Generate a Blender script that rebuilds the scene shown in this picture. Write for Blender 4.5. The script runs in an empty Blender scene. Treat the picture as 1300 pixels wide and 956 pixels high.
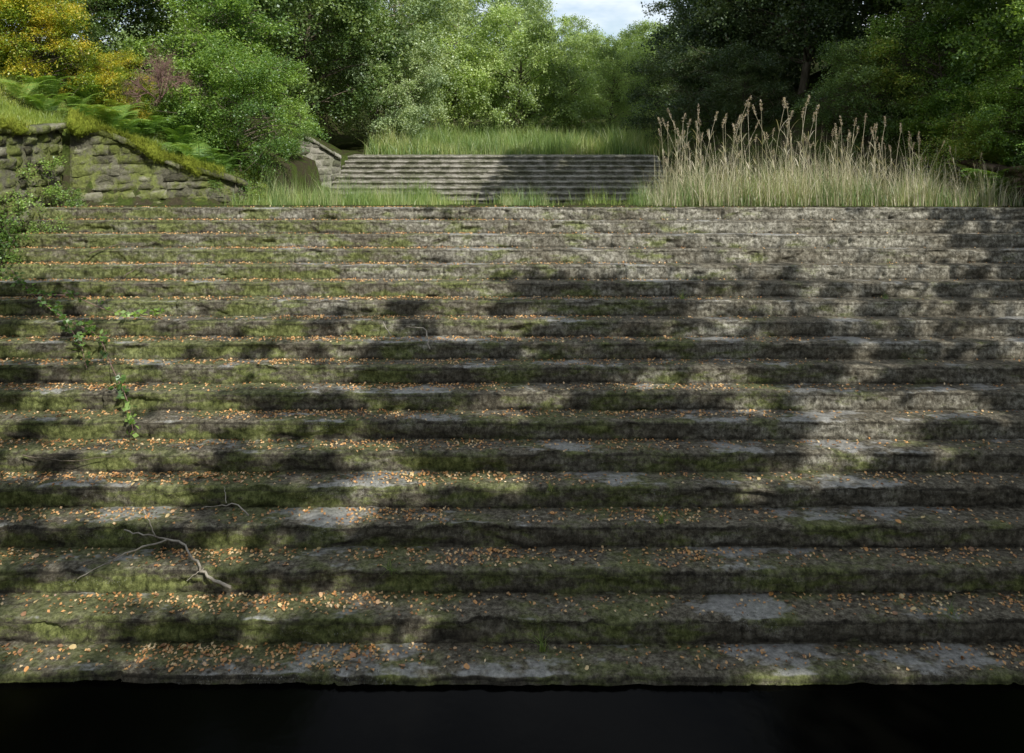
import bpy, math, random
import numpy as np
from mathutils import Vector

rng = np.random.default_rng(7)
scene = bpy.context.scene
scene.view_settings.view_transform = 'Standard'
scene.view_settings.look = 'None'
scene.view_settings.exposure = 0
COL = scene.collection

# ------------------------------------------------------------------ noise
def _h(ix, iy, iz):
    n = (ix*374761393 + iy*668265263 + iz*1442695041) & 0xffffffff
    n = ((n ^ (n >> 13))*1274126177) & 0xffffffff
    n = n ^ (n >> 16)
    return (n & 0xffffff)/float(0xffffff)
def vn(x, y, z=0.0):
    x, y, z = np.broadcast_arrays(np.asarray(x, float), np.asarray(y, float), np.asarray(z, float))
    xi, yi, zi = np.floor(x), np.floor(y), np.floor(z)
    fx, fy, fz = x-xi, y-yi, z-zi
    xi, yi, zi = xi.astype(np.int64), yi.astype(np.int64), zi.astype(np.int64)
    sx, sy, sz = fx*fx*(3-2*fx), fy*fy*(3-2*fy), fz*fz*(3-2*fz)
    r = 0
    for a in (0, 1):
        for b in (0, 1):
            for c in (0, 1):
                w = (sx if a else 1-sx)*(sy if b else 1-sy)*(sz if c else 1-sz)
                r = r + w*_h(xi+a, yi+b, zi+c)
    return r
def fbm(x, y, z=0.0, o=3):
    s, a, t = 0, 0.5, 0
    for i in range(o):
        f = 2.03**i
        s = s + a*vn(np.asarray(x)*f+17.3*i, np.asarray(y)*f+5.1*i, np.asarray(z)*f+3.7*i)
        t += a; a *= 0.5
    return s/t

# ------------------------------------------------------------------ mesh helpers
def mk_mesh(name, verts, quads=None, tris=None, smooth=False):
    me = bpy.data.meshes.new(name)
    verts = np.asarray(verts, dtype=np.float32).reshape(-1, 3)
    me.vertices.add(len(verts)); me.vertices.foreach_set('co', verts.ravel())
    parts, starts, off = [], [], 0
    for f, n in ((quads, 4), (tris, 3)):
        if f is None or len(f) == 0: continue
        f = np.asarray(f, dtype=np.int32).reshape(-1, n)
        parts.append(f.ravel()); starts.append(off+np.arange(len(f))*n); off += f.size
    loops = np.concatenate(parts).astype(np.int32); starts = np.concatenate(starts).astype(np.int32)
    me.loops.add(len(loops)); me.loops.foreach_set('vertex_index', loops)
    me.polygons.add(len(starts)); me.polygons.foreach_set('loop_start', starts)
    me.update(calc_edges=True)
    if smooth:
        me.polygons.foreach_set('use_smooth', np.ones(len(starts), dtype=bool))
    me.validate()
    return me
def mk_obj(name, me, mat=None, parent=None, loc=(0, 0, 0)):
    ob = bpy.data.objects.new(name, me)
    COL.objects.link(ob)
    ob.location = loc
    if mat is not None and me is not None and len(me.materials) == 0: me.materials.append(mat)
    if parent is not None: ob.parent = parent
    return ob
def tag(ob, label, cat=None, group=None, kind=None):
    if label: ob["label"] = label
    if cat: ob["category"] = cat
    if group: ob["group"] = group
    if kind: ob["kind"] = kind
    return ob
class Geo:
    def __init__(s): s.v = []; s.q = []; s.t = []; s.n = 0
    def add(s, v, q=None, t=None):
        v = np.asarray(v, float).reshape(-1, 3)
        if q is not None and len(q): s.q.append(np.asarray(q).reshape(-1, 4)+s.n)
        if t is not None and len(t): s.t.append(np.asarray(t).reshape(-1, 3)+s.n)
        s.v.append(v); s.n += len(v)
    def mesh(s, name, smooth=False):
        return mk_mesh(name, np.concatenate(s.v), np.concatenate(s.q) if s.q else None,
                       np.concatenate(s.t) if s.t else None, smooth)
def tube(g, pts, radii, sides=6):
    pts = np.asarray(pts, float); n = len(pts)
    d = np.gradient(pts, axis=0); d /= np.linalg.norm(d, axis=1)[:, None]+1e-9
    ref = np.array([0, 0, 1.0]) if abs(d[0, 2]) < 0.8 else np.array([1.0, 0, 0])
    a = np.cross(d, ref); a /= np.linalg.norm(a, axis=1)[:, None]+1e-9
    b = np.cross(d, a)
    th = np.arange(sides)*2*math.pi/sides
    v = pts[:, None, :]+np.asarray(radii)[:, None, None]*(np.cos(th)[None, :, None]*a[:, None, :]+np.sin(th)[None, :, None]*b[:, None, :])
    i, j = np.meshgrid(np.arange(n-1), np.arange(sides), indexing='ij'); j2 = (j+1) % sides
    q = np.stack([i*sides+j, i*sides+j2, (i+1)*sides+j2, (i+1)*sides+j], -1).reshape(-1, 4)
    g.add(v.reshape(-1, 3), q)
def bent(p0, p1, r, amp, n=7, sag=0.0):
    p0, p1 = np.asarray(p0, float), np.asarray(p1, float)
    s = np.linspace(0, 1, n)[:, None]
    L = np.linalg.norm(p1-p0)
    o = r.normal(size=(3,))*amp*L
    o2 = r.normal(size=(3,))*amp*L*0.5
    return p0+(p1-p0)*s+o*np.sin(s*math.pi)+o2*np.sin(2*s*math.pi)+np.array([0, 0, sag*L])*np.sin(s*math.pi)
def leaf_geo(P, L, W, r, up=0.7, fold=0.12, droop=0.0):
    n = len(P)
    L = L*r.uniform(0.65, 1.25, n)[:, None]; W = W*r.uniform(0.7, 1.2, n)[:, None]
    nr = r.normal(size=(n, 3))*0.6; nr[:, 2] += up; nr /= np.linalg.norm(nr, axis=1)[:, None]
    d = r.normal(size=(n, 3)); d[:, 2] -= droop
    d -= nr*np.sum(d*nr, axis=1)[:, None]; d /= np.linalg.norm(d, axis=1)[:, None]+1e-9
    s = np.cross(nr, d)
    v = np.stack([P, P+d*L*0.45+s*W*0.5+nr*W*fold, P+d*L, P+d*L*0.45-s*W*0.5+nr*W*fold], 1)
    q = np.arange(n*4).reshape(n, 4)
    return v.reshape(-1, 3), q
def blades(P, H, w, r, lean=0.35, seg=3):
    n = len(P)
    th = r.uniform(0, 2*math.pi, n); ld = np.stack([np.cos(th), np.sin(th), np.zeros(n)], 1)
    ph = r.uniform(0, 2*math.pi, n); sd = np.stack([np.cos(ph), np.sin(ph), np.zeros(n)], 1)
    H = np.asarray(H)[:, None]; ln = (lean*np.abs(r.normal(size=n))+0.05)[:, None]
    lv = []
    for k in range(seg+1):
        t = k/seg
        c = P+np.array([0, 0, 1.0])*H*(t-0.25*ln*t*t*1.5)+ld*H*ln*t*t
        ww = w*(1-t*0.92)*0.5
        lv += [c-sd*ww, c+sd*ww]
    v = np.stack(lv, 1); m = 2*(seg+1)
    q = []
    for k in range(seg):
        a = np.arange(n)*m+2*k
        q.append(np.stack([a, a+1, a+3, a+2], 1))
    return v.reshape(-1, 3), np.concatenate(q)

# ------------------------------------------------------------------ materials
def new_mat(name):
    m = bpy.data.materials.new(name); m.use_nodes = True
    nt = m.node_tree; nt.nodes.clear()
    return m, nt, nt.nodes, nt.links
def N(nt, t, **kw):
    n = nt.nodes.new(t)
    for k, v in kw.items(): setattr(n, k, v)
    return n
def ramp(nt, fac, stops):
    r = N(nt, 'ShaderNodeValToRGB')
    el = r.color_ramp.elements
    el[0].position, el[0].color = stops[0][0], (*stops[0][1], 1)
    el[1].position, el[1].color = stops[-1][0], (*stops[-1][1], 1)
    for p, c in stops[1:-1]:
        e = el.new(p); e.color = (*c, 1)
    nt.links.new(fac, r.inputs[0])
    return r.outputs[0]
def mth(nt, op, a, b=None, clamp=False):
    m = N(nt, 'ShaderNodeMath', operation=op); m.use_clamp = clamp
    for i, x in enumerate((a, b)):
        if x is None: continue
        if isinstance(x, (int, float)): m.inputs[i].default_value = x
        else: nt.links.new(x, m.inputs[i])
    return m.outputs[0]
def mixc(nt, f, a, b, mode='MIX'):
    m = N(nt, 'ShaderNodeMix', data_type='RGBA', blend_type=mode)
    for i, x in ((0, f), (6, a), (7, b)):
        if isinstance(x, (int, float)): m.inputs[i].default_value = x
        elif isinstance(x, tuple): m.inputs[i].default_value = (*x, 1)
        else: nt.links.new(x, m.inputs[i])
    return m.outputs[2]
def noise(nt, scale, vec=None, detail=4, rough=0.6, mp=None):
    n = N(nt, 'ShaderNodeTexNoise'); n.inputs['Scale'].default_value = scale
    n.inputs['Detail'].default_value = detail; n.inputs['Roughness'].default_value = rough
    if vec is not None:
        if mp:
            m = N(nt, 'ShaderNodeMapping'); m.inputs['Scale'].default_value = mp
            nt.links.new(vec, m.inputs[0]); vec = m.outputs[0]
        nt.links.new(vec, n.inputs['Vector'])
    return n.outputs['Fac']
def smooth01(nt, v, a, b):
    m = N(nt, 'ShaderNodeMapRange', interpolation_type='SMOOTHSTEP')
    nt.links.new(v, m.inputs[0]); m.inputs[1].default_value = a; m.inputs[2].default_value = b
    return m.outputs[0]

def leaf_mat(name, cols, trans=0.35, patch=0.5, gain=1.0):
    cols = [tuple(min(0.9, x*gain) for x in c) for c in cols]
    m, nt, nd, lk = new_mat(name)
    geo = N(nt, 'ShaderNodeNewGeometry')
    n1 = noise(nt, patch, geo.outputs['Position'], 0)
    f = mth(nt, 'ADD', mth(nt, 'MULTIPLY', geo.outputs['Random Per Island'], 0.55), mth(nt, 'MULTIPLY', smooth01(nt, n1, 0.3, 0.7), 0.45))
    k = len(cols)
    c = ramp(nt, f, [(0.08+0.84*i/(k-1), cols[i]) for i in range(k)])
    p = N(nt, 'ShaderNodeBsdfDiffuse'); lk.new(c, p.inputs[0])
    t = N(nt, 'ShaderNodeBsdfTranslucent')
    c2 = mixc(nt, 1.0, c, (1.4, 1.4, 0.6), 'MULTIPLY'); lk.new(c2, t.inputs[0])
    mx = N(nt, 'ShaderNodeMixShader'); mx.inputs[0].default_value = trans
    lk.new(p.outputs[0], mx.inputs[1]); lk.new(t.outputs[0], mx.inputs[2])
    gl = N(nt, 'ShaderNodeBsdfGlossy'); gl.inputs['Roughness'].default_value = 0.45
    gl.inputs[0].default_value = (0.8, 0.85, 0.9, 1)
    mx2 = N(nt, 'ShaderNodeMixShader'); mx2.inputs[0].default_value = 0.05
    lk.new(mx.outputs[0], mx2.inputs[1]); lk.new(gl.outputs[0], mx2.inputs[2])
    o = N(nt, 'ShaderNodeOutputMaterial'); lk.new(mx2.outputs[0], o.inputs[0])
    return m
M_leafA = leaf_mat('leaf_mid_green', [(0.025, 0.045, 0.014), (0.05, 0.085, 0.024), (0.082, 0.12, 0.036), (0.12, 0.16, 0.055)], gain=2.3)
M_leafB = leaf_mat('leaf_bright_green', [(0.055, 0.078, 0.03), (0.095, 0.128, 0.046), (0.145, 0.185, 0.068), (0.195, 0.235, 0.10)], 0.4, gain=3.0)
M_leafC = leaf_mat('leaf_shaded_green', [(0.012, 0.022, 0.008), (0.026, 0.044, 0.014), (0.048, 0.07, 0.026), (0.09, 0.115, 0.05)], 0.3, gain=2.1)  # shade on the bank trees is put into this darker leaf colour
M_leafD = leaf_mat('leaf_grey_green', [(0.045, 0.065, 0.03), (0.07, 0.10, 0.046), (0.115, 0.145, 0.07), (0.165, 0.195, 0.1)], gain=3.0)
M_leafN = leaf_mat('leaf_shrub_green', [(0.03, 0.06, 0.014), (0.06, 0.11, 0.024), (0.11, 0.17, 0.036), (0.17, 0.24, 0.055)], 0.4, gain=2.1)
M_canopy = leaf_mat('leaf_canopy_green', [(0.08, 0.11, 0.05), (0.12, 0.16, 0.07), (0.18, 0.21, 0.10)], 0.35)
M_yellow = leaf_mat('leaf_yellow', [(0.10, 0.18, 0.02), (0.2, 0.27, 0.03), (0.38, 0.37, 0.035), (0.58, 0.42, 0.05)], 0.35, patch=1.6, gain=1.2)
M_grass = leaf_mat('grass_green', [(0.05, 0.09, 0.02), (0.10, 0.15, 0.035), (0.16, 0.2, 0.06), (0.25, 0.24, 0.11)], 0.3, gain=2.0)
M_straw = leaf_mat('reed_straw', [(0.22, 0.23, 0.12), (0.38, 0.35, 0.24), (0.52, 0.47, 0.35), (0.62, 0.57, 0.46)], 0.25, patch=1.0, gain=1.2)
M_sedge = leaf_mat('sedge_green', [(0.09, 0.16, 0.05), (0.16, 0.25, 0.08), (0.28, 0.34, 0.14), (0.42, 0.42, 0.24)], 0.3, patch=1.0, gain=1.1)
M_plume = leaf_mat('reed_plume', [(0.34, 0.27, 0.21), (0.5, 0.42, 0.34), (0.66, 0.57, 0.47)], 0.35, gain=1.1)
M_fern = leaf_mat('fern_green', [(0.05, 0.10, 0.02), (0.085, 0.15, 0.03), (0.135, 0.2, 0.04), (0.2, 0.2, 0.05)], 0.4, gain=2.0)
M_litter = leaf_mat('fallen_leaf_orange', [(0.22, 0.11, 0.05), (0.45, 0.22, 0.08), (0.62, 0.33, 0.12), (0.66, 0.43, 0.2), (0.72, 0.56, 0.33)], 0.05, patch=6)
M_turf = leaf_mat('turf_moss', [(0.08, 0.12, 0.02), (0.14, 0.19, 0.03), (0.2, 0.25, 0.04), (0.29, 0.3, 0.07)], 0.3, gain=1.6)

def bark_mat(name, a, b):
    m, nt, nd, lk = new_mat(name)
    tc = N(nt, 'ShaderNodeTexCoord')
    f = noise(nt, 6, tc.outputs['Object'], 4, 0.7, (1, 1, 0.25))
    c = ramp(nt, f, [(0.3, a), (0.7, b)])
    p = N(nt, 'ShaderNodeBsdfDiffuse')
    lk.new(c, p.inputs[0])
    bp = N(nt, 'ShaderNodeBump'); bp.inputs['Strength'].default_value = 0.6; bp.inputs['Distance'].default_value = 0.03
    lk.new(f, bp.inputs['Height']); lk.new(bp.outputs[0], p.inputs['Normal'])
    o = N(nt, 'ShaderNodeOutputMaterial'); lk.new(p.outputs[0], o.inputs[0])
    return m
M_bark = bark_mat('bark', (0.06, 0.05, 0.035), (0.2, 0.17, 0.13))
M_barkpale = bark_mat('bark_pale', (0.18, 0.155, 0.12), (0.46, 0.42, 0.35))
M_twig = bark_mat('twig_reddish', (0.14, 0.08, 0.07), (0.36, 0.24, 0.21))

H, D, Y0, Z0, NS, TILT = 0.215, 0.5, 7.17, 0.18, 18, 0.055
XLs, XRs = -10.45, 12.3
def stone_steps():
    m, nt, nd, lk = new_mat('mossy_stone')
    geo = N(nt, 'ShaderNodeNewGeometry'); P = geo.outputs['Position']
    sp = N(nt, 'ShaderNodeSeparateXYZ'); lk.new(P, sp.inputs[0])
    sn = N(nt, 'ShaderNodeSeparateXYZ'); lk.new(geo.outputs['Normal'], sn.inputs[0])
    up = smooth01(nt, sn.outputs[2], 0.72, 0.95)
    patch = noise(nt, 1.0, P, 5, 0.7, (0.6, 0.9, 1.6))
    patch2 = noise(nt, 1.9, P, 5, 0.74, (0.6, 1, 1.5))
    fine = noise(nt, 15, P, 5, 0.8)
    streak = noise(nt, 5, P, 5, 0.8, (3.0, 2.0, 1.8))
    X_, Y_ = sp.outputs[0], sp.outputs[1]
    g = mth(nt, 'ADD', mth(nt, 'MULTIPLY', mth(nt, 'SUBTRACT', Y_, 12.0), 0.027), mth(nt, 'MULTIPLY', X_, 0.008))
    dry = smooth01(nt, mth(nt, 'ADD', patch, g), 0.44, 0.66)
    gm = mth(nt, 'ADD', mth(nt, 'MULTIPLY', mth(nt, 'SUBTRACT', Y_, 12.0), 0.006), mth(nt, 'MULTIPLY', mth(nt, 'ADD', X_, 1.5), 0.0105))
    grn = smooth01(nt, mth(nt, 'SUBTRACT', patch2, gm), 0.44, 0.60)
    tex = mth(nt, 'ADD', mth(nt, 'MULTIPLY', fine, 0.5), mth(nt, 'MULTIPLY', streak, 0.5))
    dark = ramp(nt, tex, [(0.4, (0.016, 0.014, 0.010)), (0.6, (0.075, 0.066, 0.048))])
    brown = ramp(nt, tex, [(0.38, (0.04, 0.035, 0.025)), (0.5, (0.14, 0.125, 0.092)), (0.62, (0.30, 0.28, 0.22))])
    grey = ramp(nt, tex, [(0.38, (0.06, 0.056, 0.042)), (0.49, (0.24, 0.228, 0.183)), (0.61, (0.56, 0.54, 0.46))])
    moss = ramp(nt, tex, [(0.38, (0.03, 0.04, 0.010)), (0.5, (0.115, 0.142, 0.03)), (0.62, (0.25, 0.285, 0.075))])
    c = mixc(nt, dry, brown, grey)
    c = mixc(nt, mth(nt, 'MULTIPLY', grn, 0.78), c, moss)
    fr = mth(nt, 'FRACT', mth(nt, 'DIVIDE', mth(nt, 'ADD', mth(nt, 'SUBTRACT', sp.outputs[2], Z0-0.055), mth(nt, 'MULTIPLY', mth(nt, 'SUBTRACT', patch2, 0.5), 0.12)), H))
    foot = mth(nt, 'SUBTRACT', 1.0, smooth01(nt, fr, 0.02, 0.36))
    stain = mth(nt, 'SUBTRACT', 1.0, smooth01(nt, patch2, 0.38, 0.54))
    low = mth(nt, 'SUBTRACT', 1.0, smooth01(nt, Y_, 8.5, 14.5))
    dark_fac = mth(nt, 'ADD', mth(nt, 'MULTIPLY', foot, 0.55), mth(nt, 'MULTIPLY', stain, mth(nt, 'ADD', 0.25, mth(nt, 'MULTIPLY', low, 0.35))), True)  # darker towards each riser foot and in blotches, more on lower steps
    dark_fac = mth(nt, 'MULTIPLY', dark_fac, mth(nt, 'SUBTRACT', 1.0, up))
    c = mixc(nt, dark_fac, c, dark)
    tread = ramp(nt, fine, [(0.36, (0.032, 0.028, 0.019)), (0.5, (0.12, 0.106, 0.078)), (0.66, (0.27, 0.25, 0.19))])
    tread = mixc(nt, mth(nt, 'MULTIPLY', grn, 0.5), tread, moss)
    wet = mth(nt, 'MULTIPLY', smooth01(nt, patch, 0.535, 0.60), up)
    pale = ramp(nt, fine, [(0.35, (0.2, 0.2, 0.19)), (0.65, (0.48, 0.48, 0.46))])
    tread = mixc(nt, mth(nt, 'MULTIPLY', wet, 0.75), tread, pale)
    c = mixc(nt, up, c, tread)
    p = N(nt, 'ShaderNodeBsdfPrincipled')
    lk.new(c, p.inputs['Base Color'])
    rr = mth(nt, 'SUBTRACT', 0.92, mth(nt, 'MULTIPLY', wet, 0.45)); lk.new(rr, p.inputs['Roughness'])
    p.inputs['Specular IOR Level'].default_value = 0.25
    bp = N(nt, 'ShaderNodeBump'); bp.inputs['Strength'].default_value = 0.85; bp.inputs['Distance'].default_value = 0.04
    lk.new(tex, bp.inputs['Height']); lk.new(bp.outputs[0], p.inputs['Normal'])
    o = N(nt, 'ShaderNodeOutputMaterial'); lk.new(p.outputs[0], o.inputs[0])
    return m
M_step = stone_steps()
def wall_mat(name, cols, mosscol, amt):
    m, nt, nd, lk = new_mat(name)
    geo = N(nt, 'ShaderNodeNewGeometry'); P = geo.outputs['Position']
    fine = noise(nt, 14, P, 5, 0.75); pat = noise(nt, 2.0, P, 5, 0.75)
    f = mth(nt, 'ADD', mth(nt, 'MULTIPLY', fine, 0.6), mth(nt, 'MULTIPLY', geo.outputs['Random Per Island'], 0.4))
    c = ramp(nt, f, [(0.25, cols[0]), (0.5, cols[1]), (0.75, cols[2])])
    mo = ramp(nt, fine, [(0.3, tuple(x*0.4 for x in mosscol)), (0.65, mosscol)])
    c = mixc(nt, mth(nt, 'MULTIPLY', smooth01(nt, pat, 0.4, 0.58), amt), c, mo)
    p = N(nt, 'ShaderNodeBsdfDiffuse')
    lk.new(c, p.inputs[0])
    bp = N(nt, 'ShaderNodeBump'); bp.inputs['Strength'].default_value = 1.0; bp.inputs['Distance'].default_value = 0.05
    lk.new(fine, bp.inputs['Height']); lk.new(bp.outputs[0], p.inputs['Normal'])
    o = N(nt, 'ShaderNodeOutputMaterial'); lk.new(p.outputs[0], o.inputs[0])
    return m
M_wallL = wall_mat('mossy_wall_stone', [(0.045, 0.042, 0.03), (0.15, 0.145, 0.105), (0.33, 0.32, 0.24)], (0.22, 0.26, 0.065), 0.8)
M_wallR = wall_mat('reddish_wall_stone', [(0.05, 0.035, 0.03), (0.13, 0.09, 0.07), (0.22, 0.155, 0.125)], (0.08, 0.11, 0.025), 0.6)
M_ground = wall_mat('forest_ground', [(0.03, 0.026, 0.018), (0.07, 0.06, 0.038), (0.12, 0.10, 0.065)], (0.08, 0.12, 0.025), 0.8)
M_cushion = wall_mat('moss_cushion', [(0.07, 0.10, 0.016), (0.18, 0.23, 0.03), (0.32, 0.36, 0.055)], (0.36, 0.4, 0.06), 0.6)
M_slab = wall_mat('pale_slab_stone', [(0.10, 0.095, 0.08), (0.25, 0.24, 0.2), (0.42, 0.4, 0.35)], (0.12, 0.14, 0.06), 0.5)
def water_mat():
    m, nt, nd, lk = new_mat('near_black_water')
    geo = N(nt, 'ShaderNodeNewGeometry')
    f = noise(nt, 3, geo.outputs['Position'], 3)
    p = N(nt, 'ShaderNodeBsdfPrincipled'); p.inputs['Base Color'].default_value = (0.0012, 0.0012, 0.001, 1)
    p.inputs['Roughness'].default_value = 0.12; p.inputs['Specular IOR Level'].default_value = 0.04
    bp = N(nt, 'ShaderNodeBump'); bp.inputs['Strength'].default_value = 0.1; bp.inputs['Distance'].default_value = 0.02
    lk.new(f, bp.inputs['Height']); lk.new(bp.outputs[0], p.inputs['Normal'])
    o = N(nt, 'ShaderNodeOutputMaterial'); lk.new(p.outputs[0], o.inputs[0])
    return m
M_water = water_mat()

# ------------------------------------------------------------------ terrain
def ss(a, b, x):
    t = np.clip((x-a)/(b-a), 0, 1); return t*t*(3-2*t)
def chan(Y):
    XL = np.interp(Y, [-60, 16.6, 18.2, 26, 32, 45], [-10.5, -10.45, -6.9, -6.9, -7.1, -12.0])
    XR = np.interp(Y, [-60, 20, 26, 32, 50], [12.4, 12.4, 6.3, 6.5, 16.0])
    return XL, XR
def ground_z(X, Y):
    X = np.asarray(X, float); Y = np.asarray(Y, float)
    c = np.interp(Y, [-60, -9, -4, 6.8, 7.17, 15.6, 16.5, 16.9, 24, 26, 30, 30.6, 45, 80, 160, 500],
                     [4.0, 4.0, -0.6, -0.6, -0.4, 3.35, 3.6, 3.95, 3.15, 2.75, 4.05, 4.42, 4.5, 6.5, 14, 42])
    XL, XR = chan(Y)
    dl = XL-0.45-X; dr = X-XR-0.45
    topl = np.interp(Y, [-60, 16.6, 18.2, 26, 45, 80, 160, 500], [5.8, 5.7, 4.15, 4.2, 5.0, 7, 15.5, 45])
    topr = np.interp(Y, [-60, 20, 26, 45, 80, 160, 500], [4.8, 4.7, 4.5, 5.0, 7, 15.5, 45])
    zl = topl+np.minimum(0.5*np.maximum(dl, 0), 4.5)
    zr = topr+np.minimum(0.5*np.maximum(dr, 0), 5)
    wl = ss(-0.05, 0.25, dl); wr = ss(-0.05, 0.25, dr)
    z = c*(1-wl)*(1-wr)+np.maximum(zl, c-9)*wl+zr*wr
    am = 0.25+0.5*ss(40, 120, Y)
    return z+(fbm(X*0.6, Y*0.6)-0.5)*am*np.maximum(np.maximum(wl, wr), ss(30, 34, Y))
xs = np.unique(np.concatenate([np.linspace(-400, -40, 25), np.linspace(-40, -15, 40), np.linspace(-15, 16, 140), np.linspace(16, 42, 40), np.linspace(42, 400, 25)]))
ys = np.unique(np.concatenate([np.linspace(-60, 5, 30), np.linspace(5, 36, 150), np.linspace(36, 90, 50), np.linspace(90, 600, 50)]))
GX, GY = np.meshgrid(xs, ys, indexing='ij')
GZ = ground_z(GX, GY)
nx, ny = len(xs), len(ys)
ii, jj = np.meshgrid(np.arange(nx-1), np.arange(ny-1), indexing='ij')
q = np.stack([ii*ny+jj, (ii+1)*ny+jj, (ii+1)*ny+jj+1, ii*ny+jj+1], -1).reshape(-1, 4)
g_ob = mk_obj('ground', mk_mesh('ground', np.stack([GX, GY, GZ], -1).reshape(-1, 3), q, smooth=True), M_ground)
tag(g_ob, 'wooded ground and banks of leaf mould and moss', kind='structure')
w = mk_obj('water', mk_mesh('water', [(-10.6, -6, 0.31), (12.6, -6, 0.31), (12.6, 7.3, 0.31), (-10.6, 7.3, 0.31)], [(0, 1, 2, 3)]), M_water)  # made-up water sheet, darkens the strip below the lowest step
tag(w, 'added sheet of near-black water where the steps would run on', kind='structure')

# ------------------------------------------------------------------ steps
def tread_bump(x, k, dy):
    return (fbm(x*2.2+k*31.7, dy*5+k*7.1, 0.0)-0.5)*0.03-TILT*np.clip((dy-0.06)/(D-0.06), 0, 1)
def step_mesh(k, x0, x1, h, d, last=False, dx=0.025, tilt=TILT, rough=1.0, joints=True, fuzz=0, nose=0.0):
    r = np.random.default_rng(100+k)
    dd = d*2.4 if last else d
    s = h/0.225
    prof = [(0.010, -tilt-0.03), (0.010, -tilt+0.005), (0.008, -0.02*s), (0.006, 0.012*s), (0.003, 0.045*s), (0.0, 0.075*s), (-0.003, 0.105*s), (-0.006, 0.13*s), (-0.008, 0.155*s), (-0.006, 0.179*s), (-0.001, 0.199*s), (0.010, 0.214*s), (0.030, 0.223*s), (0.06, h)]
    prof += [(0.06+(dd-0.015)*t, h-tilt*((dd-0.015)*t)/(d-0.06)-(0.002 if t == 1 else 0)) for t in np.linspace(0.1, 1, 9)]
    prof = np.array(prof); m = len(prof)
    prof[:, 0] -= nose*np.array([0, 0, 0, 0, 0, 0, 0.1, 0.7, 1, 1, 1, 1, 1, 1]+[0.5]+[0]*8)
    X = np.arange(x0, x1+dx, dx); n = len(X)
    A = np.repeat(X[:, None], m, 1)
    DY = np.repeat(prof[None, :, 0], n, 0).copy(); Z = np.repeat(prof[None, :, 1], n, 0).copy()
    riser = np.clip((14-np.arange(m))/3.0, 0, 1)[None, :]
    ko = k*13.37
    wav = (fbm(A*0.7+ko, k*3.1)-0.5)*0.06
    med = (fbm(A*4+ko, Z*10+ko)-0.5)*0.055
    fin = (vn(A*20+ko, Z*30+ko)-0.5)*0.028
    hol = np.clip(fbm(A*2.3+ko, Z*6+ko)-0.6, 0, 1)*0.3
    DY += (wav+med+fin+hol)*riser*rough
    Z += (fbm(A*2.2+k*31.7, prof[None, :, 0]*5+k*7.1)-0.5)*0.03*(1-riser*0.6)
    lip = np.exp(-((np.arange(m)-11.5)/1.8)**2)[None, :]
    Z += ((fbm(A*3+ko, 3.3)-0.55)*0.035+(vn(A*13+ko, prof[None, :, 0]*30)-0.5)*0.02)*lip*rough
    chip = np.clip(vn(A*1.7+ko, 6.6)-0.74, 0, 1)*3.0*np.clip(vn(A*6+ko, 2.2), 0.2, 1)
    Z -= chip*0.035*lip*rough; DY += chip*0.045*lip*rough
    Z += (vn(A*14+ko, prof[None, :, 0]*14+ko)-0.5)*0.012*(1-riser)
    if joints:
        xj = x0+r.uniform(0.2, 0.9); prev = x0
        while prev < x1:
            sel = (A > prev) & (A <= xj)
            DY += sel*r.normal()*0.010*riser; Z += sel*r.normal()*0.0045*lip
            a_ = r.uniform(0.2, 1.0)
            gap = np.exp(-((A-xj)/0.02)**2)*a_
            DY += gap*0.045*riser; Z -= gap*0.014*(1-riser)
            prev = xj; xj += r.uniform(0.9, 2.2)
    V = np.stack([A, DY, Z], -1)
    i, j = np.meshgrid(np.arange(n-1), np.arange(m-1), indexing='ij')
    q = np.stack([i*m+j, (i+1)*m+j, (i+1)*m+j+1, i*m+j+1], -1).reshape(-1, 4)
    g = Geo(); g.add(V.reshape(-1, 3), q)
    if fuzz:
        ix = r.integers(0, n, fuzz); jx = r.integers(5, 15, fuzz)
        keep = fbm(X[ix]*1.1+ko, jx*0.2+ko) > 0.46
        ix, jx = ix[keep], jx[keep]; nf = len(ix)
        B = V[ix, jx]+np.stack([r.uniform(-dx, dx, nf)*0.6, np.full(nf, 0.004), r.uniform(-0.01, 0.01, nf)], 1)
        ln = r.uniform(0.008, 0.024, nf)[:, None]
        out = np.stack([r.normal(size=nf)*0.35, np.where(jx < 12, -0.75, -0.35), np.where(jx < 11, -0.45, 0.6)], 1)+r.normal(size=(nf, 3))*0.3
        out /= np.linalg.norm(out, axis=1)[:, None]
        wd = r.uniform(0.002, 0.005, nf)[:, None]*np.array([1.0, 0, 0])
        v = np.stack([B-wd, B+wd, B+out*ln], 1).reshape(-1, 3)
        g.add(v, None, np.arange(nf*3).reshape(-1, 3))
    return g.mesh('step', smooth=True)
cas = mk_obj('stone_steps', None, loc=(0, Y0, Z0))
tag(cas, 'broad flight of mossy stone spillway steps strewn with leaves', 'steps')
for k in range(NS):
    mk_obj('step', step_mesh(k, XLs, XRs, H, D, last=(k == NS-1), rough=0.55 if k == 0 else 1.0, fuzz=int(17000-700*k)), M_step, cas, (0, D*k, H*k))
ucas = mk_obj('stone_steps', None, loc=(0, 25.6, 2.95))
tag(ucas, 'smaller worn grey flight of stone steps behind grass', 'steps')
M_step2 = wall_mat('grey_step_stone', [(0.05, 0.047, 0.038), (0.2, 0.19, 0.16), (0.42, 0.40, 0.345)], (0.10, 0.11, 0.05), 0.7)
for k in range(9):
    mk_obj('step', step_mesh(50+k, -6.85, 6.1, 0.1667, 0.5, last=(k == 8), dx=0.05, tilt=0.0, rough=0.4, joints=False, nose=0.06), M_step2, ucas, (0, 0.5*k, 0.1667*k))

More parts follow.
